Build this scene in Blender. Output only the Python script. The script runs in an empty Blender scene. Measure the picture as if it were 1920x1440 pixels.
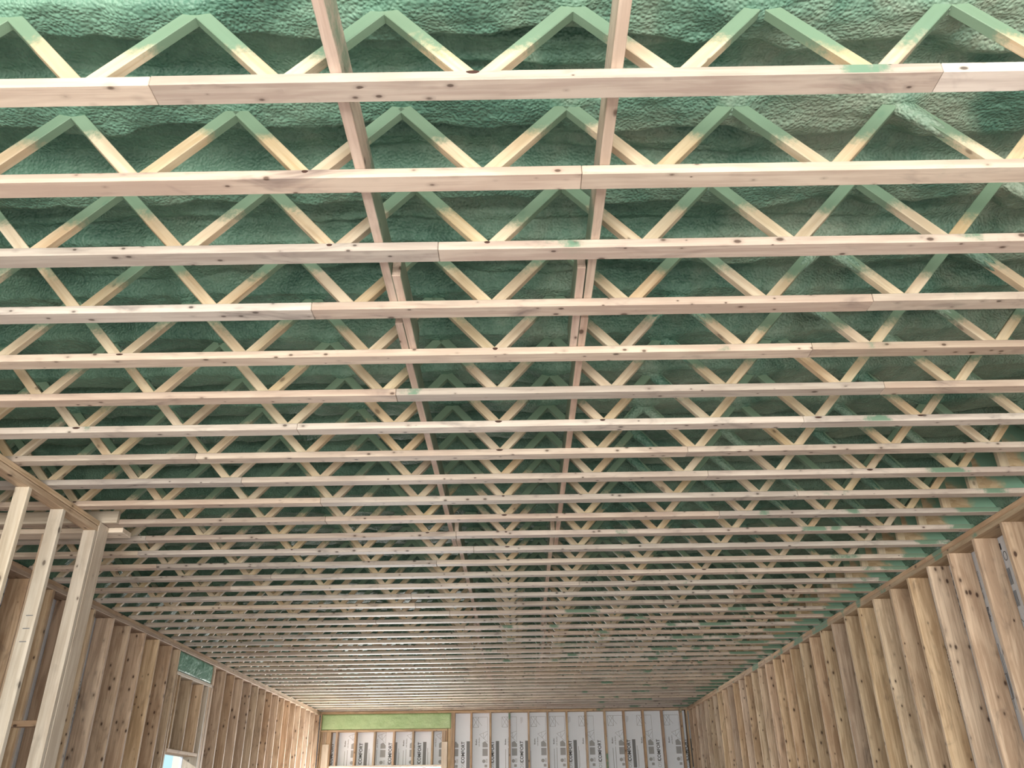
import bpy, bmesh, math, random
import numpy as np
from mathutils import Matrix, Vector
random.seed(7)
rng = np.random.default_rng(11)
SC = bpy.context.scene
COL = SC.collection

# ------------------------------------------------------------------ camera
CZ = 1.60                      # eye height over the slab
F_PX, PITCH, ROLL, YAW = 1524.4, 0.483238, -0.0123912, -0.0051355
cp, sp = math.cos(PITCH), math.sin(PITCH)
Fv = Vector((math.sin(YAW) * cp, math.cos(YAW) * cp, sp))
Rv = Vector((math.cos(YAW), -math.sin(YAW), 0))
Uv = Rv.cross(Fv)
c_, s_ = math.cos(ROLL), math.sin(ROLL)
R2, U2 = Rv * c_ + Uv * s_, Uv * c_ - Rv * s_
cam = bpy.data.cameras.new('camera')
cam.sensor_width = 36.0
cam.lens = F_PX * 36.0 / 1920.0
cam.clip_start = 0.02
co = bpy.data.objects.new('camera', cam)
M = Matrix.Identity(4)
for i in range(3):
    M[i][0], M[i][1], M[i][2] = R2[i], U2[i], -Fv[i]
M[2][3] = CZ
co.matrix_world = M
COL.objects.link(co)
SC.camera = co

# ------------------------------------------------------------------ light
SC.view_settings.view_transform = 'Standard'
SC.view_settings.look = 'None'
SC.view_settings.gamma = 1.0
SC.view_settings.use_curve_mapping = False
SC.view_settings.exposure = 0.27
SC.cycles.use_denoising = True
SC.cycles.max_bounces = 6
SC.cycles.diffuse_bounces = 4
SC.cycles.sample_clamp_indirect = 6.0

w = bpy.data.worlds.new('sky')
SC.world = w
w.use_nodes = True
bg = w.node_tree.nodes['Background']
bg.inputs[0].default_value = (0.60, 0.93, 1.0, 1)
bg.inputs[1].default_value = 0.85

sun = bpy.data.lights.new('sun', 'SUN')
sun.energy = 3.2
sun.angle = 0.03
sun.color = (1.0, 0.93, 0.84)
so = bpy.data.objects.new('sun', sun)
so.rotation_euler = (math.radians(65), 0, math.radians(-57))
COL.objects.link(so)

def area(name, loc, rot, sx, sy, energy, color):
    l = bpy.data.lights.new(name, 'AREA')
    l.shape = 'RECTANGLE'; l.size = sx; l.size_y = sy
    l.energy = energy; l.color = color
    o = bpy.data.objects.new(name, l)
    o.location = loc; o.rotation_euler = rot
    COL.objects.link(o)
    return o
# daylight entering by the open end behind the camera, and by the tall opening in the far wall
area('daylight_open_end', (-0.4, -3.9, 1.75), (math.radians(90), 0, 0), 6.8, 3.2, 920, (1.0, 0.95, 0.84))
area('daylight_far_opening', (-2.8, 18.9, 1.2), (math.radians(-90), 0, 0), 2.2, 2.2, 520, (1.0, 0.98, 0.93))

# ------------------------------------------------------------------ dimensions
HZ = CZ + 1.9047               # underside of the roof joists
Y1, SP = 1.6995, 0.4064        # first joist in view, spacing (16 in)
NJ = 42
XL, XR = -4.24, 3.53           # room faces of the long walls
YF = 18.50                     # room face of the far wall
SD = 0.184                     # stud depth (2x8)
PANEL, X0 = 0.595, -0.100      # web panel length, a bottom node
Z = lambda dz: HZ + dz

# ------------------------------------------------------------------ materials
def nt(name):
    m = bpy.data.materials.new(name); m.use_nodes = True
    t = m.node_tree
    return m, t, t.nodes, t.links, t.nodes['Principled BSDF']

def math_node(N, L, op, a, b=None, clamp=False):
    n = N.new('ShaderNodeMath'); n.operation = op; n.use_clamp = clamp
    for i, v in enumerate((a, b)):
        if v is None: continue
        if isinstance(v, (int, float)): n.inputs[i].default_value = v
        else: L.new(v, n.inputs[i])
    return n.outputs[0]

def maprange(N, L, v, a, b, c=0.0, d=1.0, smooth=True):
    n = N.new('ShaderNodeMapRange')
    n.interpolation_type = 'SMOOTHSTEP' if smooth else 'LINEAR'
    n.inputs['From Min'].default_value = a; n.inputs['From Max'].default_value = b
    n.inputs['To Min'].default_value = c; n.inputs['To Max'].default_value = d
    L.new(v, n.inputs['Value'])
    return n.outputs[0]

def mixc(N, L, fac, a, b, mode='MIX'):
    n = N.new('ShaderNodeMix'); n.data_type = 'RGBA'; n.blend_type = mode
    if isinstance(fac, (int, float)): n.inputs[0].default_value = fac
    else: L.new(fac, n.inputs[0])
    for i, v in ((6, a), (7, b)):
        if isinstance(v, tuple): n.inputs[i].default_value = (*v, 1)
        else: L.new(v, n.inputs[i])
    return n.outputs[2]

def scaled(N, L, src, sc):
    n = N.new('ShaderNodeVectorMath'); n.operation = 'MULTIPLY'
    L.new(src, n.inputs[0]); n.inputs[1].default_value = sc
    return n.outputs[0]

def noise(N, L, vec, scale, detail=3, rough=0.55, dist=0.0):
    n = N.new('ShaderNodeTexNoise')
    n.inputs['Scale'].default_value = scale; n.inputs['Detail'].default_value = detail
    n.inputs['Roughness'].default_value = rough; n.inputs['Distortion'].default_value = dist
    L.new(vec, n.inputs['Vector'])
    return n.outputs[0]

def wood(name, light, mid, knots=1.0, stain=0.3, green=None, rough=0.6, vary=0.16, stain_col=(0.10, 0.075, 0.065), knot_keep=0.5, kscale=1.0, sat=0.82):
    """sawn softwood; the board's length runs along its own local X. green: 'web' (overspray that thins out down the web) or 'edge' (patches)"""
    m, t, N, L, P = nt(name)
    tc = N.new('ShaderNodeTexCoord'); oi = N.new('ShaderNodeObjectInfo'); geo = N.new('ShaderNodeNewGeometry')
    off = N.new('ShaderNodeVectorMath'); off.operation = 'ADD'
    comb = N.new('ShaderNodeCombineXYZ')
    for i, k in enumerate((37.0, 91.0, 53.0)):
        L.new(math_node(N, L, 'MULTIPLY', oi.outputs['Random'], k), comb.inputs[i])
    L.new(tc.outputs['Object'], off.inputs[0]); L.new(comb.outputs[0], off.inputs[1])
    V = off.outputs[0]
    grain = noise(N, L, scaled(N, L, V, (2.2, 55, 55)), 1.0, 5, 0.6, 0.4)
    broad = noise(N, L, scaled(N, L, V, (1.6, 11, 11)), 1.0, 3, 0.5, 1.2)
    g = math_node(N, L, 'ADD', math_node(N, L, 'MULTIPLY', grain, 0.55), math_node(N, L, 'MULTIPLY', broad, 0.55))
    col = mixc(N, L, maprange(N, L, g, 0.42, 0.66), light, mid)
    # blotchy weathering
    st = noise(N, L, scaled(N, L, V, (2.3, 7, 7)), 1.0, 4, 0.65, 0.8)
    col = mixc(N, L, maprange(N, L, st, 0.54, 0.80, 0, stain), col, stain_col)
    # knots
    vo = N.new('ShaderNodeTexVoronoi'); vo.feature = 'F1'; vo.inputs['Scale'].default_value = 1.0
    L.new(scaled(N, L, V, (9.0 * kscale, 16 * kscale, 16 * kscale)), vo.inputs['Vector'])
    sepc = N.new('ShaderNodeSeparateColor'); L.new(vo.outputs['Color'], sepc.inputs[0])
    keep = math_node(N, L, 'GREATER_THAN', sepc.outputs[0], knot_keep)
    kd = math_node(N, L, 'DIVIDE', vo.outputs['Distance'], math_node(N, L, 'ADD', 0.35, math_node(N, L, 'MULTIPLY', sepc.outputs[1], 0.95)))
    ring = maprange(N, L, kd, 0.15, 0.42, 1, 0)
    core = maprange(N, L, kd, 0.10, 0.21, 1, 0)
    col = mixc(N, L, math_node(N, L, 'MULTIPLY', math_node(N, L, 'MULTIPLY', ring, keep), 0.38 * knots), col, tuple(c * 0.55 for c in mid))
    col = mixc(N, L, math_node(N, L, 'MULTIPLY', math_node(N, L, 'MULTIPLY', core, keep), 0.9 * knots), col, (0.055, 0.028, 0.018))
    # board-to-board differences
    hsv = N.new('ShaderNodeHueSaturation')
    L.new(col, hsv.inputs['Color'])
    L.new(maprange(N, L, oi.outputs['Random'], 0, 1, 1 - vary, 1 + vary * 0.6, False), hsv.inputs['Value'])
    L.new(maprange(N, L, math_node(N, L, 'FRACT', math_node(N, L, 'MULTIPLY', oi.outputs['Random'], 7.31)), 0, 1, sat, 1.12, False), hsv.inputs['Saturation'])
    L.new(maprange(N, L, math_node(N, L, 'FRACT', math_node(N, L, 'MULTIPLY', oi.outputs['Random'], 13.7)), 0, 1, 0.492, 0.506, False), hsv.inputs['Hue'])
    col = hsv.outputs[0]
    if green:
        sx = N.new('ShaderNodeSeparateXYZ'); L.new(geo.outputs['Position'], sx.inputs[0])
        gx, gz = sx.outputs[0], sx.outputs[2]
        nb = noise(N, L, geo.outputs['Position'], 2.3, 3)
        nf = noise(N, L, geo.outputs['Position'], 55, 3, 0.7)
        if green == 'web':
            h = math_node(N, L, 'SUBTRACT', gz, HZ)
            h = math_node(N, L, 'ADD', h, math_node(N, L, 'MULTIPLY', math_node(N, L, 'SUBTRACT', nb, 0.5), 0.30))
            h = math_node(N, L, 'ADD', h, math_node(N, L, 'MULTIPLY', math_node(N, L, 'SUBTRACT', nf, 0.5), 0.09))
            h = math_node(N, L, 'ADD', h, math_node(N, L, 'MULTIPLY', gx, 0.012))
            fac = maprange(N, L, h, 0.150, 0.225)
        elif green == 'side':
            # the cheeks of the boards that faced the spray gun
            sn = N.new('ShaderNodeSeparateXYZ'); L.new(geo.outputs['Normal'], sn.inputs[0])
            cheek = maprange(N, L, math_node(N, L, 'ABSOLUTE', sn.outputs[0]), 0.5, 0.9)
            a = math_node(N, L, 'ADD', math_node(N, L, 'ADD', nb, math_node(N, L, 'MULTIPLY', math_node(N, L, 'SUBTRACT', nf, 0.5), 0.25)), maprange(N, L, sx.outputs[1], 1.6, 2.7, -0.1, 0.22))
            fac = math_node(N, L, 'MULTIPLY', math_node(N, L, 'MULTIPLY', cheek, maprange(N, L, a, 0.45, 0.62)), 0.85)
        else:
            a = math_node(N, L, 'ADD', nb, math_node(N, L, 'MULTIPLY', gx, 0.026))
            a = math_node(N, L, 'ADD', a, math_node(N, L, 'MULTIPLY', math_node(N, L, 'SUBTRACT', nf, 0.5), 0.10))
            # only the faces the gun could reach: upright ones
            sn = N.new('ShaderNodeSeparateXYZ'); L.new(geo.outputs['Normal'], sn.inputs[0])
            up = maprange(N, L, math_node(N, L, 'ABSOLUTE', sn.outputs[2]), 0.3, 0.8, 1, 0.10)
            gyy = sx.outputs[1]
            mid = math_node(N, L, 'MULTIPLY', maprange(N, L, gyy, 8.0, 9.5), maprange(N, L, gyy, 11.5, 13.5, 1, 0))
            a = math_node(N, L, 'ADD', a, math_node(N, L, 'MULTIPLY', mid, 0.055))
            a = math_node(N, L, 'ADD', a, maprange(N, L, gx, 3.15, 3.5, 0, 0.16 if name == 'chord_wood' else 0.0))
            fac = math_node(N, L, 'MULTIPLY', maprange(N, L, a, 0.655, 0.72), up)
        col = mixc(N, L, math_node(N, L, 'MULTIPLY', fac, 0.92), col, (0.13, 0.24, 0.17))
    L.new(col, P.inputs['Base Color'])
    P.inputs['Roughness'].default_value = rough
    P.inputs['Specular IOR Level'].default_value = 0.3
    b = N.new('ShaderNodeBump'); b.inputs['Strength'].default_value = 0.25; b.inputs['Distance'].default_value = 0.002
    L.new(grain, b.inputs['Height']); L.new(b.outputs[0], P.inputs['Normal'])
    return m

MAT = {}
MAT['chord'] = wood('chord_wood', (0.58, 0.49, 0.41), (0.455, 0.36, 0.30), 0.9, 0.85, 'edge', knot_keep=0.45, kscale=1.55, sat=0.55, vary=0.2, stain_col=(0.16, 0.125, 0.12))
MAT['web'] = wood('web_wood', (0.70, 0.59, 0.43), (0.57, 0.44, 0.29), 0.6, 0.25, 'web', knot_keep=0.72)
MAT['strong'] = wood('strongback_wood', (0.66, 0.53, 0.44), (0.50, 0.375, 0.30), 0.9, 0.55, 'side', knot_keep=0.5)
MAT['stud'] = wood('stud_wood', (0.68, 0.525, 0.375), (0.46, 0.325, 0.215), 1.0, 0.6, None, knot_keep=0.42, vary=0.22)
MAT['pale'] = wood('pale_wood', (0.74, 0.66, 0.56), (0.60, 0.51, 0.41), 0.8, 0.25, None, knot_keep=0.65)
MAT['plate'] = wood('plate_wood', (0.52, 0.385, 0.26), (0.38, 0.26, 0.165), 0.8, 0.35, 'edge')

def foam(name, a, b, c, bump=0.0075, cell=85.0):
    m, t, N, L, P = nt(name)
    geo = N.new('ShaderNodeNewGeometry')
    pos = geo.outputs['Position']
    sx = N.new('ShaderNodeSeparateXYZ'); L.new(pos, sx.inputs[0])
    n1 = noise(N, L, pos, 1.9, 4, 0.6, 0.5)
    n2 = noise(N, L, pos, 26.0, 4, 0.65)
    col = mixc(N, L, maprange(N, L, n1, 0.35, 0.68), a, b)
    gx = math_node(N, L, 'ADD', math_node(N, L, 'MULTIPLY', sx.outputs[0], 0.16), math_node(N, L, 'MULTIPLY', math_node(N, L, 'SUBTRACT', n1, 0.5), 2.2))
    gy = maprange(N, L, sx.outputs[1], 2.0, 7.0, 1.0, 0.25)
    col = mixc(N, L, math_node(N, L, 'MULTIPLY', maprange(N, L, gx, -0.05, 0.65), gy), col, c)
    col = mixc(N, L, maprange(N, L, n2, 0.3, 0.75, 0.0, 0.25), col, tuple(min(1, v * 1.45) for v in b))
    L.new(col, P.inputs['Base Color'])
    P.inputs['Roughness'].default_value = 0.5
    P.inputs['Specular IOR Level'].default_value = 0.45
    vo = N.new('ShaderNodeTexVoronoi'); vo.feature = 'SMOOTH_F1'; vo.inputs['Scale'].default_value = cell
    vo.inputs['Smoothness'].default_value = 0.6
    warp = N.new('ShaderNodeVectorMath'); warp.operation = 'ADD'
    nv = N.new('ShaderNodeTexNoise'); nv.inputs['Scale'].default_value = 9.0; nv.inputs['Detail'].default_value = 2
    L.new(pos, nv.inputs['Vector'])
    L.new(pos, warp.inputs[0]); L.new(scaled(N, L, nv.outputs['Color'], (0.03, 0.03, 0.03)), warp.inputs[1])
    L.new(warp.outputs[0], vo.inputs['Vector'])
    hgt = math_node(N, L, 'ADD', math_node(N, L, 'MULTIPLY', vo.outputs['Distance'], -1.0), math_node(N, L, 'MULTIPLY', n2, 0.3))
    bm_ = N.new('ShaderNodeBump'); bm_.inputs['Strength'].default_value = 0.9; bm_.inputs['Distance'].default_value = bump
    L.new(hgt, bm_.inputs['Height']); L.new(bm_.outputs[0], P.inputs['Normal'])
    return m
MAT['foam'] = foam('spray_foam', (0.060, 0.150, 0.112), (0.155, 0.290, 0.218), (0.255, 0.305, 0.24))
MAT['foam_daylit'] = foam('daylit_spray_foam', (0.32, 0.45, 0.22), (0.40, 0.52, 0.28), (0.36, 0.48, 0.25), 0.004, 40)  # far header foam, with the outside light mixed into its yellower, lighter colour
MAT['foam_wall'] = foam('wall_spray_foam', (0.10, 0.26, 0.19), (0.17, 0.36, 0.27), (0.2, 0.36, 0.28), 0.006, 30)

def osb():
    m, t, N, L, P = nt('osb')
    tc = N.new('ShaderNodeTexCoord'); geo = N.new('ShaderNodeNewGeometry'); pos = geo.outputs['Position']
    vo = N.new('ShaderNodeTexVoronoi'); vo.inputs['Scale'].default_value = 1.0
    L.new(scaled(N, L, pos, (16, 30, 42)), vo.inputs['Vector'])
    sc_ = N.new('ShaderNodeSeparateColor'); L.new(vo.outputs['Color'], sc_.inputs[0])
    col = mixc(N, L, sc_.outputs[0], (0.60, 0.47, 0.31), (0.43, 0.31, 0.185))
    sx = N.new('ShaderNodeSeparateXYZ'); L.new(pos, sx.inputs[0])
    nb = noise(N, L, pos, 6, 4)
    # overspray: a slanting front, heavier towards the wall
    a = math_node(N, L, 'ADD', math_node(N, L, 'SUBTRACT', sx.outputs[0], 3.33), math_node(N, L, 'MULTIPLY', math_node(N, L, 'SUBTRACT', nb, 0.5), 0.28))
    a = math_node(N, L, 'ADD', a, math_node(N, L, 'MULTIPLY', math_node(N, L, 'SUBTRACT', sx.outputs[2], HZ + 0.12), 0.6))
    col = mixc(N, L, maprange(N, L, a, -0.03, 0.05), col, (0.22, 0.40, 0.30))
    L.new(col, P.inputs['Base Color']); P.inputs['Roughness'].default_value = 0.6
    return m
MAT['osb'] = osb()

def plain(name, c, rough=0.6, var=0.06, scale=8.0):
    m, t, N, L, P = nt(name)
    geo = N.new('ShaderNodeNewGeometry')
    n = noise(N, L, geo.outputs['Position'], scale, 4)
    col = mixc(N, L, n, tuple(v * (1 - var) for v in c), tuple(min(1, v * (1 + var)) for v in c))
    L.new(col, P.inputs['Base Color']); P.inputs['Roughness'].default_value = rough
    return m
MAT['board'] = plain('foil_faced_board', (0.79, 0.85, 0.96), 0.45, 0.05, 3.0)
MAT['ink'] = plain('dark_ink', (0.045, 0.048, 0.055), 0.6)
MAT['ink2'] = plain('grey_ink', (0.20, 0.21, 0.225), 0.6)
MAT['ink3'] = plain('pale_grey_ink', (0.36, 0.375, 0.40), 0.6)
MAT['slab'] = plain('concrete', (0.52, 0.44, 0.455), 0.8, 0.1, 1.5)
MAT['ground'] = plain('ground', (0.34, 0.28, 0.26), 0.9, 0.15, 1.0)
MAT['deck'] = plain('roof_deck', (0.4, 0.3, 0.2), 0.8)
MAT['glue'] = plain('dark_glue', (0.06, 0.03, 0.025), 0.35, 0.3, 60)
MAT['siding'] = plain('cream_siding', (0.90, 0.84, 0.68), 0.7)
MAT['leaf'] = plain('leaves', (0.22, 0.45, 0.16), 0.7, 0.4, 5)
MAT['steel'] = plain('bright_steel', (0.6, 0.6, 0.6), 0.3)

# ------------------------------------------------------------------ helpers
def tag(o, label=None, cat=None, group=None, kind=None):
    if label: o['label'] = label
    if cat: o['category'] = cat
    if group: o['group'] = group
    if kind: o['kind'] = kind
    return o

def empty(name, loc=(0, 0, 0), label=None, cat=None, group=None, kind=None):
    o = bpy.data.objects.new(name, None); o.location = loc; o.empty_display_size = 0.1
    COL.objects.link(o)
    return tag(o, label, cat, group, kind)

def mesh_obj(name, me, mat=None, parent=None):
    if mat is not None and not me.materials: me.materials.append(mat)
    o = bpy.data.objects.new(name, me); COL.objects.link(o)
    if parent is not None: o.parent = parent
    return o

_cache = {}
def board_mesh(lx, ly, lz, mat, ch=0.0022):
    """box with eased edges, centred, length along X"""
    key = (round(lx, 4), round(ly, 4), round(lz, 4), mat)
    if key in _cache: return _cache[key]
    bm = bmesh.new()
    bmesh.ops.create_cube(bm, size=1.0)
    for v in bm.verts: v.co = Vector((v.co.x * lx, v.co.y * ly, v.co.z * lz))
    ch = min(ch, 0.2 * min(lx, ly, lz))
    bmesh.ops.bevel(bm, geom=list(bm.edges), offset=ch, segments=1, affect='EDGES')
    me = bpy.data.meshes.new('board'); bm.to_mesh(me); bm.free()
    me.materials.append(MAT[mat])
    _cache[key] = me
    return me

RX = Matrix.Identity(3)
RY = Matrix(((0, -1, 0), (1, 0, 0), (0, 0, 1)))          # local X -> world Y
RZ = Matrix(((0, 0, -1), (0, 1, 0), (1, 0, 0)))          # local X -> world Z

def put(o, loc, R3, parent):
    Mx = R3.to_4x4(); Mx.translation = Vector(loc)
    W = Matrix.Identity(4); p = parent
    while p is not None:
        W = p.matrix_basis @ W; p = p.parent
    o.matrix_basis = W.inverted() @ Mx
    return o

def box(name, x0, x1, y0, y1, z0, z1, mat, parent, axis='x'):
    """a board between world limits; axis = the world axis its length (grain) follows"""
    dx, dy, dz = x1 - x0, y1 - y0, z1 - z0
    if axis == 'x': me, R3 = board_mesh(dx, dy, dz, mat), RX
    elif axis == 'y': me, R3 = board_mesh(dy, dx, dz, mat), RY
    else: me, R3 = board_mesh(dz, dy, dx, mat), RZ
    o = mesh_obj(name, me, None, parent)
    return put(o, ((x0 + x1) / 2, (y0 + y1) / 2, (z0 + z1) / 2), R3, parent)

ONES = ['zeroth', 'first', 'second', 'third', 'fourth', 'fifth', 'sixth', 'seventh', 'eighth', 'ninth', 'tenth', 'eleventh', 'twelfth',
        'thirteenth', 'fourteenth', 'fifteenth', 'sixteenth', 'seventeenth', 'eighteenth', 'nineteenth']
def ordinal(n):
    if n < 20: return ONES[n]
    t = {2: 'twent', 3: 'thirt', 4: 'fort'}[n // 10]
    return t + 'ieth' if n % 10 == 0 else t + 'y-' + ONES[n % 10]

# value noise for the foam surfaces
class VN:
    def __init__(s, seed): s.g = np.random.default_rng(seed).random((256, 256)) * 2 - 1
    def __call__(s, x, y):
        xi, yi = np.floor(x).astype(int), np.floor(y).astype(int)
        fx, fy = x - xi, y - yi
        fx = fx * fx * (3 - 2 * fx); fy = fy * fy * (3 - 2 * fy)
        g = s.g; a, b = xi % 256, (xi + 1) % 256; c, d = yi % 256, (yi + 1) % 256
        return (g[a, c] * (1 - fx) + g[b, c] * fx) * (1 - fy) + (g[a, d] * (1 - fx) + g[b, d] * fx) * fy
    def fbm(s, x, y, o=3):
        r = 0; a = 1.0; t = 0
        for i in range(o):
            r = r + a * s(x * 2 ** i + 17.3 * i, y * 2 ** i + 5.1 * i); t += a; a *= 0.5
        return r / t

def grid_mesh(name, P, mat, smooth=True):
    """P: (n, m, 3) array of points -> quad sheet"""
    n, m = P.shape[:2]
    me = bpy.data.meshes.new(name)
    idx = np.arange(n * m).reshape(n, m)
    q = np.stack([idx[:-1, :-1], idx[:-1, 1:], idx[1:, 1:], idx[1:, :-1]], -1).reshape(-1, 4)
    me.vertices.add(n * m); me.vertices.foreach_set('co', P.reshape(-1).astype(np.float32))
    me.loops.add(len(q) * 4); me.loops.foreach_set('vertex_index', q.reshape(-1).astype(np.int32))
    me.polygons.add(len(q)); me.polygons.foreach_set('loop_start', np.arange(0, len(q) * 4, 4, dtype=np.int32))
    me.polygons.foreach_set('use_smooth', np.full(len(q), smooth))
    me.update(calc_edges=True)
    me.materials.append(MAT[mat])
    return me

# ------------------------------------------------------------------ setting: floor, ground, roof deck
YB = -2.0                      # the building's open end, behind the camera
fl = box('floor', XL - 0.3, XR + 0.3, YB, YF + 0.3, -0.15, 0.0, 'slab', None); tag(fl, 'pale concrete floor slab of the framed hall', kind='structure')
gr = box('ground', -40, 40, -40, YF + 40, -0.35, -0.16, 'ground', None); tag(gr, 'bare ground around the building shell', kind='structure')
rd = box('roof', XL - 0.4, XR + 0.4, YB - 0.2, YF + 0.4, Z(0.50), Z(0.53), 'deck', None); tag(rd, 'roof deck over the foam and joists', kind='structure')

# ceiling: the underside of the sprayed foam
def ceiling():
    xs = np.concatenate([np.arange(XL - 0.20, XR + 0.20, 0.0165)])
    ys = np.concatenate([np.arange(YB, 1.4, 0.05), np.arange(1.4, 4.6, 0.0105), np.arange(4.6, 9.0, 0.02), np.arange(9.0, YF + 0.14, 0.034)])
    X, Y = np.meshgrid(xs, ys, indexing='ij')
    v1, v2, v3, v4 = VN(1), VN(2), VN(3), VN(4)
    right = 1 / (1 + np.exp(-(X - 0.6) * 3.0))                    # the right half was sprayed thicker, in drapes
    k = np.round((Y - Y1 - 0.04) / SP); k = np.clip(k, -2, NJ - 1)
    d = Y - (Y1 + 0.04 + k * SP)
    # wavy edges of the bead that covers each top chord
    wv = 0.028 * v1.fbm(X * 3.1 + k * 7.7, k * 3.3 + 0 * Y, 3)
    wv2 = 0.058 * v2.fbm(X * 2.6 + k * 4.1, k * 9.1 + 0 * Y, 3)
    ss = lambda t: np.clip(t, 0, 1) ** 2 * (3 - 2 * np.clip(t, 0, 1))
    near_edge = ss((d + 0.105 + wv) / 0.05)
    fsoft = 0.022 + 0.085 * right
    u = (X - (X0 + PANEL / 2)) / PANEL; u = u - np.floor(u)
    drape = 0.12 * right * (1 - u) ** 1.1 * ss(u / 0.30)
    far_edge = 1 - ss((d - 0.085 - wv2 - drape) / fsoft)
    bead = near_edge * far_edge
    zr = 0.468 + 0.022 * v3.fbm(X * 2.2, Y * 3.0, 3) - 0.045 * right
    zl = 0.347 + 0.013 * v4.fbm(X * 4.0, Y * 5.0, 3) - 0.008 * right
    z = zr + (zl - zr) * bead
    # long sagging folds between the joists
    fold = v2.fbm(X * 1.3 + 11, Y * 12.0 + 3, 3)
    z -= (1 - bead) * (0.048 - 0.024 * right) * np.clip(fold * 2.4, 0, 1)
    # foam gathers where the webs meet the top chord
    ph = (X - (X0 + PANEL / 2)) / PANEL
    n = np.round(ph); dxa = (X - (X0 + PANEL / 2 + n * PANEL))
    amp = 0.010 + 0.010 * v1(n * 3.7 + 0.5, k * 5.3 + 0.5)
    sx = 0.060 + 0.045 * right; sy = 0.055 + 0.02 * right
    z -= (amp + 0.022 * right) * np.exp(-(dxa / sx) ** 2 - ((d - 0.005) / sy) ** 2)
    # small lumps
    z += 0.010 * v2.fbm(X * 8, Y * 12, 2) + 0.0055 * v3.fbm(X * 17, Y * 17, 3) + 0.003 * v4.fbm(X * 48, Y * 48, 2)
    # foam runs down to the plates along the walls
    er = np.clip((X - (XR - 0.22)) / 0.26, 0, 1); el = np.clip(((XL + 0.24) - X) / 0.28, 0, 1); ef = np.clip((Y - (YF - 0.10)) / 0.12, 0, 1)
    lump = 0.05 * v1.fbm(X * 7, Y * 7, 2)
    for e in (er, el, ef):
        z = z + (0.012 + lump * (1 - e) - z) * (e ** 1.6)
    P = np.stack([X, Y, Z(0) + np.maximum(z, 0.004)], -1)
    o = mesh_obj('ceiling', grid_mesh('ceiling', P, 'foam'))
    return tag(o, 'green sprayed foam insulation billowing between the roof joists', kind='structure')
ceiling()

# ------------------------------------------------------------------ roof joists
CW, CH = 0.080, 0.0375         # chord width, thickness
WEBT, WEBD = 0.046, 0.036
def beam_between(a, b, name, mat, parent, depth, thick):
    """web from a to b in the plane of the joist"""
    a, b = Vector(a), Vector(b)
    Ln = (b - a).length
    x = (b - a).normalized(); y = Vector((0, 1, 0)); z = x.cross(y)
    R3 = Matrix((x, y, z)).transposed()
    o = mesh_obj(name, board_mesh(Ln, depth, thick, mat), None, parent)
    return put(o, (a + b) / 2, R3, parent)

def glue_mesh():
    bm = bmesh.new()
    N_ = 12
    vs = [bm.verts.new((0.019 * math.cos(t) * (1 + 0.15 * math.sin(3 * t)), -0.0012, 0.0065 * math.sin(t))) for t in [2 * math.pi * i / N_ for i in range(N_)]]
    vb = [bm.verts.new((v.co.x * 1.1, 0.001, v.co.z * 1.1)) for v in vs]
    bm.faces.new(vs)
    for i in range(N_): bm.faces.new((vs[i], vb[i], vb[(i + 1) % N_], vs[(i + 1) % N_]))
    me = bpy.data.meshes.new('glue'); bm.to_mesh(me); bm.free(); me.materials.append(MAT['glue'])
    return me
GLUE = glue_mesh()

def sleeve_mesh(seed):
    """lumpy foam that clings to the upper part of a web, along local X (thin low end -> thick top end)"""
    v = VN(100 + seed)
    L_, n, m = 0.30, 28, 17
    t = np.linspace(0, 1, n)[:, None]; a = np.linspace(0, 2 * np.pi, m)[None, :]
    grow = np.clip(t * 1.35, 0, 1) ** 0.9
    lump = 1 + 0.30 * v.fbm(t * 6 + np.cos(a) * 1.2, np.sin(a) * 1.2 + 3, 3)
    yy = np.cos(a) * (0.0125 + 0.0175 * grow * lump); zz = np.sin(a) * (0.0165 + 0.019 * grow * lump) - 0.011 * grow
    P = np.stack([np.broadcast_to((t - 0.5) * L_, yy.shape), yy, zz], -1)
    return grid_mesh('foam_sleeve', P, 'foam')
SLEEVES = [sleeve_mesh(i) for i in range(5)]

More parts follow.
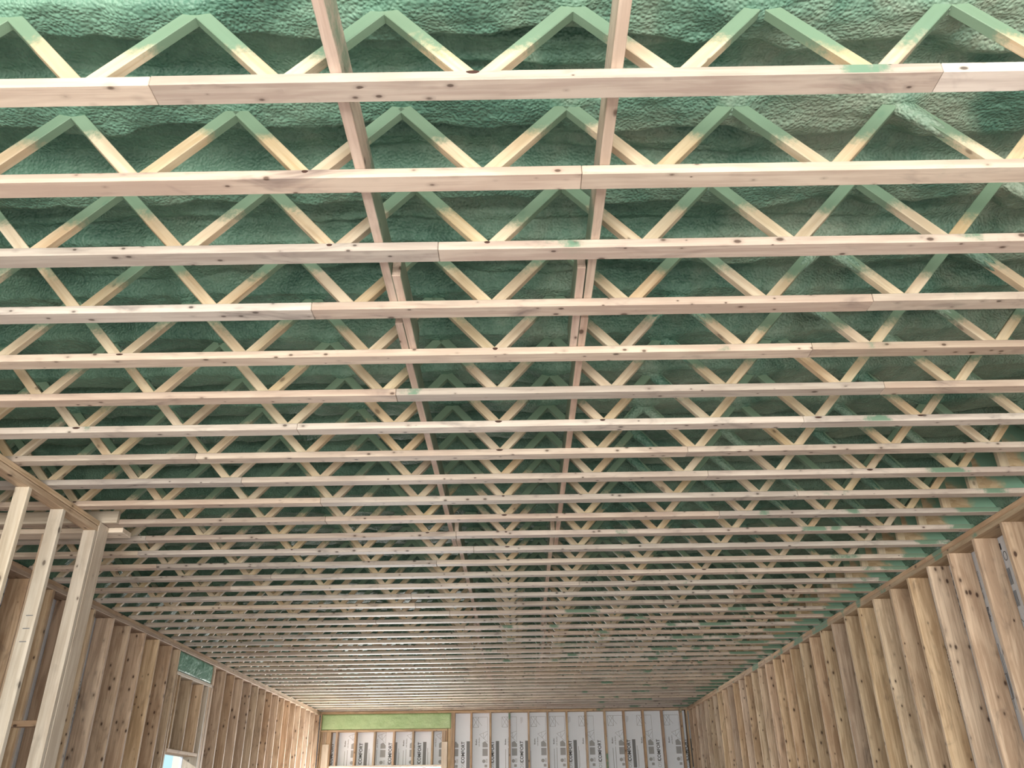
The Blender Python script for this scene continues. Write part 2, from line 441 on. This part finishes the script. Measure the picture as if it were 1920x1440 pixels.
KNOWN_SPLICES = {0: (-1.07, 1.27), 1: (0.235,), 2: (-0.29,), 3: (-0.87, 1.53), 4: (1.40,), 5: (-0.62, 1.9)}
def joist(k):
    y = Y1 + k * SP
    t = empty('roof_joist', (0, y, Z(0)), 'open-web timber roof joist below the green foam, %s in the row counting from the nearest' % ordinal(k + 1),
              'joist', 'roof joists')
    r = random.Random(500 + k)
    cuts = KNOWN_SPLICES.get(k)
    if cuts is None:
        a = r.uniform(-3.2, -0.6); cuts = (a, a + r.uniform(2.3, 3.4))
    ends = [XL - 0.12] + list(cuts) + [XR + 0.09]
    for a, b in zip(ends[:-1], ends[1:]):
        dz = r.uniform(-0.0012, 0.0012)
        box('bottom_chord', a + 0.0008, b - 0.0008, y + r.uniform(-.001, .001), y + CW, Z(dz), Z(CH), 'chord', t)
    box('top_chord', XL - 0.12, XR + 0.09, y, y + CW, Z(0.394), Z(0.432), 'chord', t)
    yc = y + CW / 2
    for n in range(-7, 6):
        xj = X0 + n * PANEL
        j = r.uniform(-0.004, 0.004)
        for s in (1, -1):
            if n == -7 and s == -1: continue
            xa, za = xj + j + s * 0.0115, 0.032
            xb, zb = xj + s * (PANEL / 2 - 0.003), 0.352
            beam_between((xa, yc, Z(za)), (xb, yc, Z(zb)), 'web', 'web', t, WEBD, WEBT)
            if k < 14 and ((s == -1 and xj > 0.6 and r.random() < 0.75) or (s == 1 and xj > 0.0 and r.random() < 0.30)):
                # overspray that built up on the upper stretch of the web
                a, b = Vector((xa, yc, Z(za))), Vector((xb, yc, Z(zb)))
                x = (b - a).normalized(); yv = Vector((0, 1, 0)); R3 = Matrix((x, yv, x.cross(yv))).transposed()
                if x.cross(yv).z < 0: R3 = Matrix((x, -yv, x.cross(-yv))).transposed()
                o = mesh_obj('foam_coating', SLEEVES[r.randrange(5)], None, t)
                put(o, a + (b - a) * 0.74, R3, t)
        if k < 16 and r.random() < (0.65 if n == 0 else 0.14):
            o = mesh_obj('glue_joint', GLUE, None, t)
            put(o, (xj + r.uniform(-0.016, 0.016), y - 0.0006, Z(CH - r.uniform(0.007, 0.011))), Matrix.Diagonal((r.uniform(0.45, 1.15), 1, r.uniform(0.6, 1.0))).to_3x3(), t)
    box('end_post', 3.15, 3.21, y + 0.020, y + 0.058, Z(CH), Z(0.356), 'web', t, 'z')
    box('osb_end_panel', 3.21, XR + 0.09, y + 0.034, y + 0.046, Z(CH), Z(0.356), 'osb', t)
    return t
for k in range(NJ): joist(k)

# strongback boards running the length of the hall on top of the bottom chords
def strongback(x0, ya, yb, label):
    o = box('strongback_board', x0, x0 + 0.036, ya, yb, Z(CH + 0.001), Z(CH + 0.139), 'strong', None, 'y')
    return tag(o, label, 'board', 'strongback boards through the joist webs')
LB = [(-0.538, 0.9, 2.97, 'nearest'), (-0.501, 2.735, 3.385, 'short lapped'), (-0.539, 3.105, 6.62, 'second nearest long'), (-0.501, 6.20, 10.2, 'third long'),
      (-0.539, 9.85, 13.9, 'fourth long'), (-0.501, 13.5, 18.4, 'farthest long')]
for x0, a, b, w_ in LB:
    strongback(x0, a, b, '%s pinkish strongback board of the left line running through the joist webs' % w_)
RB = [(0.296, 0.9, 2.97, 'nearest'), (0.256, 2.70, 3.385, 'short lapped'), (0.294, 3.08, 6.62, 'second nearest long'), (0.256, 6.20, 10.2, 'third long'),
      (0.294, 9.85, 13.9, 'fourth long'), (0.256, 13.5, 18.4, 'farthest long')]
for x0, a, b, w_ in RB:
    strongback(x0, a, b, '%s pinkish strongback board of the right line running through the joist webs' % w_)

# ------------------------------------------------------------------ printed sheathing
def text_mesh(s, size, xs=1.0, bold=0.0, mat='ink'):
    c = bpy.data.curves.new('txt', 'FONT'); c.body = s; c.size = size; c.offset = bold; c.align_x = 'RIGHT'; c.align_y = 'BOTTOM'; c.resolution_u = 3
    o = bpy.data.objects.new('txt', c)
    COL.objects.link(o); bpy.context.view_layer.update()
    dg = bpy.context.evaluated_depsgraph_get()
    me = bpy.data.meshes.new_from_object(o.evaluated_get(dg))
    bpy.data.objects.remove(o); bpy.data.curves.remove(c)
    co_ = np.empty(len(me.vertices) * 3); me.vertices.foreach_get('co', co_); co_ = co_.reshape(-1, 3); co_[:, 0] *= xs
    me.vertices.foreach_set('co', co_.reshape(-1)); me.materials.clear(); me.materials.append(MAT[mat]); me.update()
    return me
TXT = {'comfort': text_mesh('COMFORT', 0.098, 0.88, 0.0022), 'osb': text_mesh('OSB', 0.098, 0.88, -0.0015, 'ink2'),
       'blue': text_mesh('Bluefox', 0.038, 1.0, 0.0008), 'doing': text_mesh('Doing math, with', 0.032, 1.0, 0.0, 'ink2'),
       'fine': text_mesh('with Bluefox', 0.034, 1.0, 0.0003, 'ink2')}

def poly_mesh(polys, mat):
    """flat print: polys as (x, z) outlines, or ('line', (x, z), (x, z), width)"""
    bm = bmesh.new()
    for p in polys:
        if p[0] == 'line':
            a, b, wd = Vector(p[1]), Vector(p[2]), p[3]
            d = (b - a).normalized(); nn = Vector((-d.y, d.x)) * wd / 2
            pts = [a + nn, a - nn, b - nn, b + nn]
        else: pts = p
        bm.faces.new([bm.verts.new((q[0], q[1], 0)) for q in pts])
    me = bpy.data.meshes.new('print'); bm.to_mesh(me); bm.free(); me.materials.append(MAT[mat])
    return me
def rect(x0, x1, z0, z1): return [(x0, z0), (x1, z0), (x1, z1), (x0, z1)]
def circ(x, z, r, n=14): return [(x + r * math.cos(2 * math.pi * i / n), z + r * math.sin(2 * math.pi * i / n)) for i in range(n)]
LINES = []
for a, b in (((-.07, -.13), (.24, -.13)), ((-.07, -.13), (-.07, -.33)), ((-.07, -.33), (.05, -.13)), ((-.07, -.13), (.05, -.33)), ((.05, -.13), (.05, -.33)), ((-.07, -.33), (.05, -.33)),
             ((.24, -.13), (.24, -.62)), ((.24, -.62), (.07, -.47)), ((.07, -.47), (.24, -.41)), ((.15, -.44), (.16, -.55)), ((.16, -.55), (.24, -.45)), ((-.02, -.13), (.12, -.30))):
    LINES.append(('line', a, b, 0.0042))
FINE = [rect(.002, .010, -1.25, -.76), rect(.058, .066, -1.25, -.74), rect(.335, .341, -.26, -.14), rect(.362, .366, -.24, -.14)] + \
       [rect(.512, .519, -1.2, -.72), rect(.531, .536, -1.12, -.80)] + [rect(.145 + .016 * i, .149 + .016 * i, -1.55, -1.30) for i in range(6)]
ICON = [[(.135, -.72), (.245, -.72), (.245, -.66), (.19, -.60), (.135, -.63)], rect(.135, .245, -.885, -.745), rect(.18, .235, -1.10, -1.05)]
ICOL = [circ(.165, -.985, .035), rect(.205, .212, -1.02, -.94), rect(.222, .229, -1.02, -.94), rect(.238, .243, -1.02, -.94)]
BAR = [rect(.415, .485, -1.14, -.60)]
DARK = [rect(.138, .160, -1.10, -1.06)]
PR = {'lines': poly_mesh(LINES, 'ink2'), 'fine': poly_mesh(FINE, 'ink2'), 'icon': poly_mesh(ICON, 'ink3'), 'icol': poly_mesh(ICOL, 'ink3'), 'bar': poly_mesh(BAR, 'ink2'), 'dark': poly_mesh(DARK, 'ink')}

def print_on(panel, origin, R3, x0, x1, shift, flip=False):
    """lay the repeating print on a sheet. origin: world point at (x=0, top of studs); R3 columns: across, up, out"""
    P0 = 0.617
    n0, n1 = math.floor((x0 - shift) / P0) - 1, math.ceil((x1 - shift) / P0) + 1
    def add(name, me, x, z, rot90, w0, w1):
        if x + w0 < x0 + 0.002 or x + w1 > x1 - 0.002: return
        o = mesh_obj(name, me, None, panel)
        R = R3 @ Matrix(((0, -1, 0), (1, 0, 0), (0, 0, 1))) if rot90 else R3
        p = Vector(origin) + R3 @ Vector((x, z, 0.0012))
        put(o, p, R, panel)
    for n in range(n0, n1):
        b = shift + n * P0
        add('printed_diagram', PR['lines'], b, 0, False, -.075, .245)
        add('printed_fine_text', PR['fine'], b, 0, False, 0, .54)
        add('printed_icon', PR['icon'], b, 0, False, .13, .25)
        add('printed_seal', PR['icol'], b, 0, False, .12, .25)
        add('printed_bar', PR['bar'], b, 0, False, .41, .49)
        add('printed_lettering', TXT['comfort'], b + .395, -.605, True, -.08, .0)
        add('printed_lettering', TXT['osb'], b + .395, -.985, True, -.08, .0)
        add('printed_lettering', TXT['blue'], b + .022, -.56, True, -.03, .0)
        add('printed_lettering', TXT['fine'], b + .082, -.53, True, -.03, .0)

def stud(parent, name='stud', **kw):
    return box(name, kw['x0'], kw['x1'], kw['y0'], kw['y1'], kw.get('z0', 0.04), kw['z1'], kw.get('mat', 'stud'), parent, 'z')

PL = 0.076                      # double top plate
def long_plates(parent, x0, x1, ya, yb):
    for i, (a, b) in enumerate(((-0.038, 0.0), (-0.076, -0.038))):
        cuts = [ya]
        yy = ya + (2.4 if i else 4.1)
        while yy < yb - 1.5: cuts.append(yy); yy += 4.88
        cuts.append(yb)
        for c0, c1 in zip(cuts[:-1], cuts[1:]):
            e = random.uniform(-0.004, 0.004)
            box('top_plate', x0 + e, x1 + e, c0 + 0.001, c1 - 0.001, Z(a), Z(b), 'plate', parent, 'y')

# ------------------------------------------------------------------ right wall
wr = empty('wall_right', (XR, 8, 0), 'right wall of bare 2x8 studs with printed sheathing behind', kind='structure')
long_plates(wr, XR, XR + SD, YB, YF)
box('bottom_plate', XR, XR + SD, YB, YF, 0.0, 0.038, 'plate', wr, 'y')
for k in range(-8, NJ):
    y = Y1 + k * SP + random.uniform(-0.006, 0.006)
    e = random.uniform(-0.004, 0.004)
    stud(wr, x0=XR + e, x1=XR + SD + e, y0=y, y1=y + 0.038, z0=0.038, z1=Z(-PL))
R_R = Matrix(((0, 0, -1), (1, 0, 0), (0, 1, 0)))      # across = +Y, up = Z, out = -X
R_R = Matrix((Vector((0, 1, 0)), Vector((0, 0, 1)), Vector((-1, 0, 0)))).transposed()
R_R = Matrix((Vector((0, -1, 0)), Vector((0, 0, 1)), Vector((-1, 0, 0)))).transposed()
ya = YB
while ya < YF + 0.1:
    yb = min(ya + 1.2192, YF + 0.2)
    p = box('sheathing_panel', XR + SD + 0.002, XR + SD + 0.04, ya + 0.002, yb - 0.002, 0.0, Z(0.46), 'board', wr, 'z')
    ya += 1.2192
    if 7.7 < ya < 15:
        print_on(p, (XR + SD + 0.002, 0, Z(-PL)), R_R, -yb, -(ya - 1.2192), -0.30)

# the near slivers of print that can be read between the right-hand studs
def right_print(name, me, y, dz, rot=-90, mat=None):
    o = mesh_obj(name, me, None, wr)
    c, s = math.cos(math.radians(rot)), math.sin(math.radians(rot))
    R = R_R @ Matrix(((c, -s, 0), (s, c, 0), (0, 0, 1)))
    return put(o, (XR + SD - 0.0006, y, Z(dz)), R, wr)

right_print('printed_lettering', TXT['doing'], 6.595, -0.455)
right_print('printed_lettering', TXT['blue'], 6.592, -0.632)
right_print('printed_bar', poly_mesh([rect(-.025, .022, -.60, -.10)], 'ink2'), 7.012, 0.0, 0)
right_print('printed_fine_text', poly_mesh([rect(.030, .036, -.60 + .07 * i, -.555 + .07 * i) for i in range(7)], 'ink'), 7.012, 0.0, 0)
right_print('printed_block', poly_mesh([rect(-.03, .012, -.17, -.12), rect(-.03, -.008, -.27, -.20)], 'ink'), 6.172, 0.0, 0)
right_print('printed_seal', poly_mesh([('line', (.02 + .022 * math.cos(t), -.225 + .034 * math.sin(t)), (.02 + .022 * math.cos(t + .42), -.225 + .034 * math.sin(t + .42)), .005) for t in [.4189 * i for i in range(15)]], 'ink'), 6.160, 0.0, 0)
right_print('printed_fine_text', poly_mesh([rect(-.03 + .014 * i, -.022 + .014 * i, -.44, -.315) for i in range(5)] + [rect(-.03 + .014 * i, -.022 + .014 * i, -.60, -.485) for i in range(5)], 'ink2'), 6.170, 0.0, 0)
right_print('printed_diagram', poly_mesh([('line', (-.04, -.66), (.045, -.74), .006), ('line', (.045, -.74), (-.04, -.86), .006), ('line', (-.04, -.86), (.045, -.98), .006)], 'ink2'), 6.17, 0.0, 0)
right_print('printed_diagram', poly_mesh([('line', (-.03, -1.02), (.03, -1.02), .006), ('line', (.03, -1.02), (.03, -1.2), .006), ('line', (.03, -1.2), (-.02, -1.2), .006)], 'ink2'), 6.59, 0.0, 0)

# ------------------------------------------------------------------ left wall with window opening
wl = empty('wall_left', (XL, 8, 0), 'left wall of bare 2x8 studs with a window opening', kind='structure')
long_plates(wl, XL - SD, XL, YB, YF)
box('bottom_plate', XL - SD, XL, YB, YF, 0.0, 0.038, 'plate', wl, 'y')
WY0, WY1, WZ0, WZ1 = 10.60, 11.64, 1.05, Z(-1.235)
HY0, HY1, HB = 10.53, 11.78, -0.325
for k in range(-8, NJ):
    y = Y1 + k * SP + random.uniform(-0.006, 0.006)
    e = random.uniform(-0.004, 0.004)
    z1 = Z(-PL); z0 = 0.038
    if WY0 - 0.02 < y < WY1:
        box('cripple_stud', XL - SD + e, XL + e, y, y + 0.038, WZ1 + 0.04, Z(HB - 0.04), 'stud', wl, 'z')
        box('cripple_stud', XL - SD + e, XL + e, y, y + 0.038, 0.038, WZ0 - 0.04, 'stud', wl, 'z')
        continue
    if HY0 - 0.10 < y < HY1 + 0.10: continue
    stud(wl, x0=XL - SD + e, x1=XL + e, y0=y, y1=y + 0.038, z0=z0, z1=z1)
for y, zt, nm in ((HY0 - 0.042, Z(-PL), 'king_stud'), (HY0 + 0.002, Z(HB - 0.04), 'jack_stud'), (WY1 + 0.004, Z(HB - 0.04), 'jack_stud'), (WY1 + 0.046, Z(HB - 0.04), 'jack_stud'),
                  (WY1 + 0.088, Z(HB - 0.04), 'jack_stud'), (HY1 + 0.004, Z(-PL), 'king_stud'), (HY1 + 0.046, Z(-PL), 'king_stud')):
    stud(wl, nm, x0=XL - SD, x1=XL + random.uniform(-.003, .003), y0=y, y1=y + 0.038, z1=zt, mat='pale' if abs(y - WY1 - 0.004) < 1e-6 else 'stud')  # jamb stud takes the paler wood, standing in for daylight falling on it
box('header_plate', XL - SD, XL + 0.004, HY0, HY1, Z(HB - 0.038), Z(HB), 'pale', wl, 'y')
box('window_head', XL - SD, XL, WY0, WY1, WZ1, WZ1 + 0.038, 'stud', wl, 'y')
box('window_sill_plate', XL - SD, XL, WY0, WY1, WZ0 - 0.038, WZ0, 'stud', wl, 'y')
box('header', XL - SD, XL - 0.03, HY0, HY1, Z(HB), Z(-PL), 'stud', wl, 'y')
def foam_patch(parent, name, mat, a0, a1, z0, z1, place, seed, depth=0.02, na=70, nz=26):
    v = VN(seed)
    A, B = np.meshgrid(np.linspace(a0, a1, na), np.linspace(z0, z1, nz), indexing='ij')
    edge = np.minimum(np.minimum(A - a0, a1 - A), np.minimum(B - z0, z1 - B))
    d = depth * np.clip(edge / 0.025, 0, 1) ** 0.5 + 0.011 * v.fbm(A * 7, B * 10, 3) * np.clip(edge / 0.03, 0, 1)
    o = mesh_obj(name, grid_mesh(name, place(A, B, d), mat), None, parent)
    o.location = -parent.location
    return o
foam_patch(wl, 'header_foam', 'foam_wall', HY0, HY1, Z(HB), Z(-PL), lambda A, B, d: np.stack([XL - 0.028 + d, A, B], -1)[:, ::-1], 31)
R_L = Matrix((Vector((0, 1, 0)), Vector((0, 0, 1)), Vector((1, 0, 0)))).transposed()
ya = YB
while ya < YF + 0.1:
    yb = min(ya + 1.2192, YF + 0.2)
    spans = [(ya, yb, 0.0, Z(0.46))]
    if yb > WY0 and ya < WY1:
        spans = []
        if ya < WY0: spans.append((ya, WY0, 0.0, Z(0.46)))
        if yb > WY1: spans.append((WY1, yb, 0.0, Z(0.46)))
        m0, m1 = max(ya, WY0), min(yb, WY1)
        spans += [(m0, m1, 0.0, WZ0), (m0, m1, WZ1, Z(0.46))]
    for (a, b, z0, z1) in spans:
        p = box('sheathing_panel', XL - SD - 0.04, XL - SD - 0.002, a + 0.001, b - 0.001, z0, z1, 'board', wl, 'z')
        if len(spans) == 1 and 4.5 < ya < 16:
            print_on(p, (XL - SD - 0.002, 0, Z(-PL)), R_L, a, b, 0.2)
    ya += 1.2192

# ------------------------------------------------------------------ far wall
wf = empty('wall_far', (0, YF, 0), 'far end wall of studs with printed sheathing and a long green header', kind='structure')
FP = -0.050
for c0, c1 in ((XL, -1.9), (-1.9, 1.6), (1.6, XR)):
    box('top_plate', c0 + 0.001, c1 - 0.001, YF, YF + SD, Z(FP), Z(-0.002), 'plate', wf, 'x')
OX0, OX1, OZ = -3.98, -1.66, Z(-1.085)      # tall opening below the green header
FH0, FH1, FHB = XL + 0.03, -1.47, -0.362
for i in range(12):
    x = -1.063 + i * 0.4035
    if x > XR - 0.05: break
    stud(wf, x0=x, x1=x + 0.038, y0=YF, y1=YF + SD, z1=Z(FP), mat='plate')
stud(wf, 'king_stud', x0=FH1 + 0.002, x1=FH1 + 0.040, y0=YF, y1=YF + SD, z1=Z(FP), mat='plate')
stud(wf, 'king_stud', x0=FH1 + 0.042, x1=FH1 + 0.080, y0=YF, y1=YF + SD, z1=Z(FP), mat='plate')
stud(wf, 'corner_stud', x0=XR - 0.039, x1=XR - 0.001, y0=YF, y1=YF + SD, z1=Z(FP), mat='plate')
stud(wf, 'corner_stud', x0=XL + 0.001, x1=XL + 0.028, y0=YF, y1=YF + SD, z1=Z(FP), mat='stud')
box('header', FH0, FH1, YF + 0.03, YF + SD, Z(FHB), Z(FP), 'stud', wf, 'x')
foam_patch(wf, 'header_foam', 'foam_daylit', FH0, FH1, Z(FHB), Z(FP), lambda A, B, d: np.stack([A, YF + 0.03 - d, B], -1)[:, ::-1], 41, 0.028, 150, 22)
box('header_plate', FH0, FH1 - 0.08, YF, YF + SD, Z(FHB - 0.038), Z(FHB), 'plate', wf, 'x')
for x in (-3.885, -3.49, -3.09, -2.685, -2.28, -1.875):
    box('cripple_stud', x, x + 0.038, YF, YF + SD, OZ + 0.04, Z(FHB - 0.038), 'plate', wf, 'z')
box('opening_head', OX0, OX1, YF - 0.002, YF + SD, OZ, OZ + 0.038, 'pale', wf, 'x')
for x0, x1, zt in ((FH0 + 0.01, FH0 + 0.048, FHB - 0.04), (FH0 + 0.05, FH0 + 0.088, FHB - 0.04), (FH0 + 0.09, FH0 + 0.128, FHB - 0.04), (FH0 + 0.13, FH0 + 0.225, FHB - 0.04),
                   (OX1 + 0.004, OX1 + 0.042, FHB - 0.04), (OX1 + 0.044, OX1 + 0.082, FHB - 0.04), (OX1 + 0.086, OX1 + 0.124, FHB), (OX1 + 0.13, FH1, FHB)):
    stud(wf, 'jack_stud', x0=x0, x1=x1, y0=YF + 0.004, y1=YF + SD, z1=Z(zt), mat='plate')
box('trim_board', FH0 + 0.06, FH0 + 0.20, YF - 0.022, YF - 0.001, 0.0, Z(-0.640), 'pale', wf, 'z')
box('trim_board', OX1 + 0.005, OX1 + 0.125, YF - 0.022, YF - 0.001, 0.0, Z(-0.615), 'pale', wf, 'z')
R_F = Matrix((Vector((1, 0, 0)), Vector((0, 0, 1)), Vector((0, -1, 0)))).transposed()
for (a, b, z0, sh) in ((XL - 0.25, -4.05, 0.0, -3.713), (-4.05, OX1 + 0.15, OZ, -3.713), (OX1 + 0.15, -0.655, 0.0, -0.946), (-0.655, 0.565, 0.0, -0.946), (0.565, 1.784, 0.0, 0.69), (1.784, 3.0, 0.0, 1.307), (3.0, XR + 0.1, 0.0, 2.5)):
    p = box('sheathing_panel', a + 0.001, b - 0.001, YF + SD + 0.002, YF + SD + 0.04, z0, Z(0.46), 'board', wf, 'z')
    print_on(p, (0, YF + SD + 0.002, Z(0.0)), R_F, a, b, sh)

# ------------------------------------------------------------------ partition near the left wall
PX0, PX1 = -3.139, -3.050
wp = empty('wall_partition', (PX1, 5, 0), 'short pale 2x4 stud partition in front of the left wall', kind='structure')
box('top_plate', PX0, PX1, 2.7, 5.694, Z(-0.0345), Z(-0.001), 'stud', wp, 'y')
box('top_plate', PX0 + 0.003, PX1 - 0.003, 2.7, 5.694, Z(-0.076), Z(-0.0395), 'stud', wp, 'y')
box('bottom_plate', PX0, PX1, 2.7, 5.694, 0.0, 0.038, 'pale', wp, 'y')
PST = []
for y in (2.72, 3.13, 3.54, 3.95, 4.36, 4.766, 5.192, 5.652):
    PST.append(stud(wp, x0=PX0, x1=PX1, y0=y, y1=y + 0.038, z0=0.038, z1=Z(-0.077), mat='pale'))
e_ = stud(wp, 'corner_stud', x0=PX1 - 0.036, x1=PX1 + 0.001, y0=5.695, y1=5.840, z0=0.0, z1=Z(-0.004), mat='pale')
box('nailing_board', XL, -2.945, Y1 + 10 * SP - 0.037, Y1 + 10 * SP - 0.001, Z(0.0005), Z(0.090), 'pale', wp, 'x')
box('cleat_board', XL, -2.945, 5.842, 5.985, Z(-0.038), Z(-0.0015), 'pale', wp, 'x')
for x in (-3.93, -3.53, -3.125):
    stud(wp, 'return_stud', x0=x - 0.019, x1=x + 0.019, y0=5.85, y1=5.94, z0=0.0, z1=Z(-0.039), mat='stud')
box('blocking', -3.511, -3.144, 5.85, 5.94, Z(-1.37), Z(-1.332), 'stud', wp, 'x')
for i, dz in enumerate((-0.78, -0.86, -0.94)):
    o = mesh_obj('pencil_mark', poly_mesh([rect(-0.022, 0.022, -0.003, 0.003)], 'ink2') if i == 0 else bpy.data.meshes['print_mark'], None, wp)
    if i == 0: o.data.name = 'print_mark'
    put(o, (PX0 + 0.048, 5.1905, Z(dz)), R_F, wp)

# ------------------------------------------------------------------ outside the window
nb = empty('neighbour_building', (-8.0, 27.0, -0.16), 'cream clad building seen outside through the window opening', 'building')
box('wall', -9.78, -6.2, 25.0, 33.0, -0.16, 5.2, 'siding', nb, 'y')
box('roof', -10.0, -5.9, 24.7, 33.3, 5.2, 5.4, 'deck', nb, 'y')
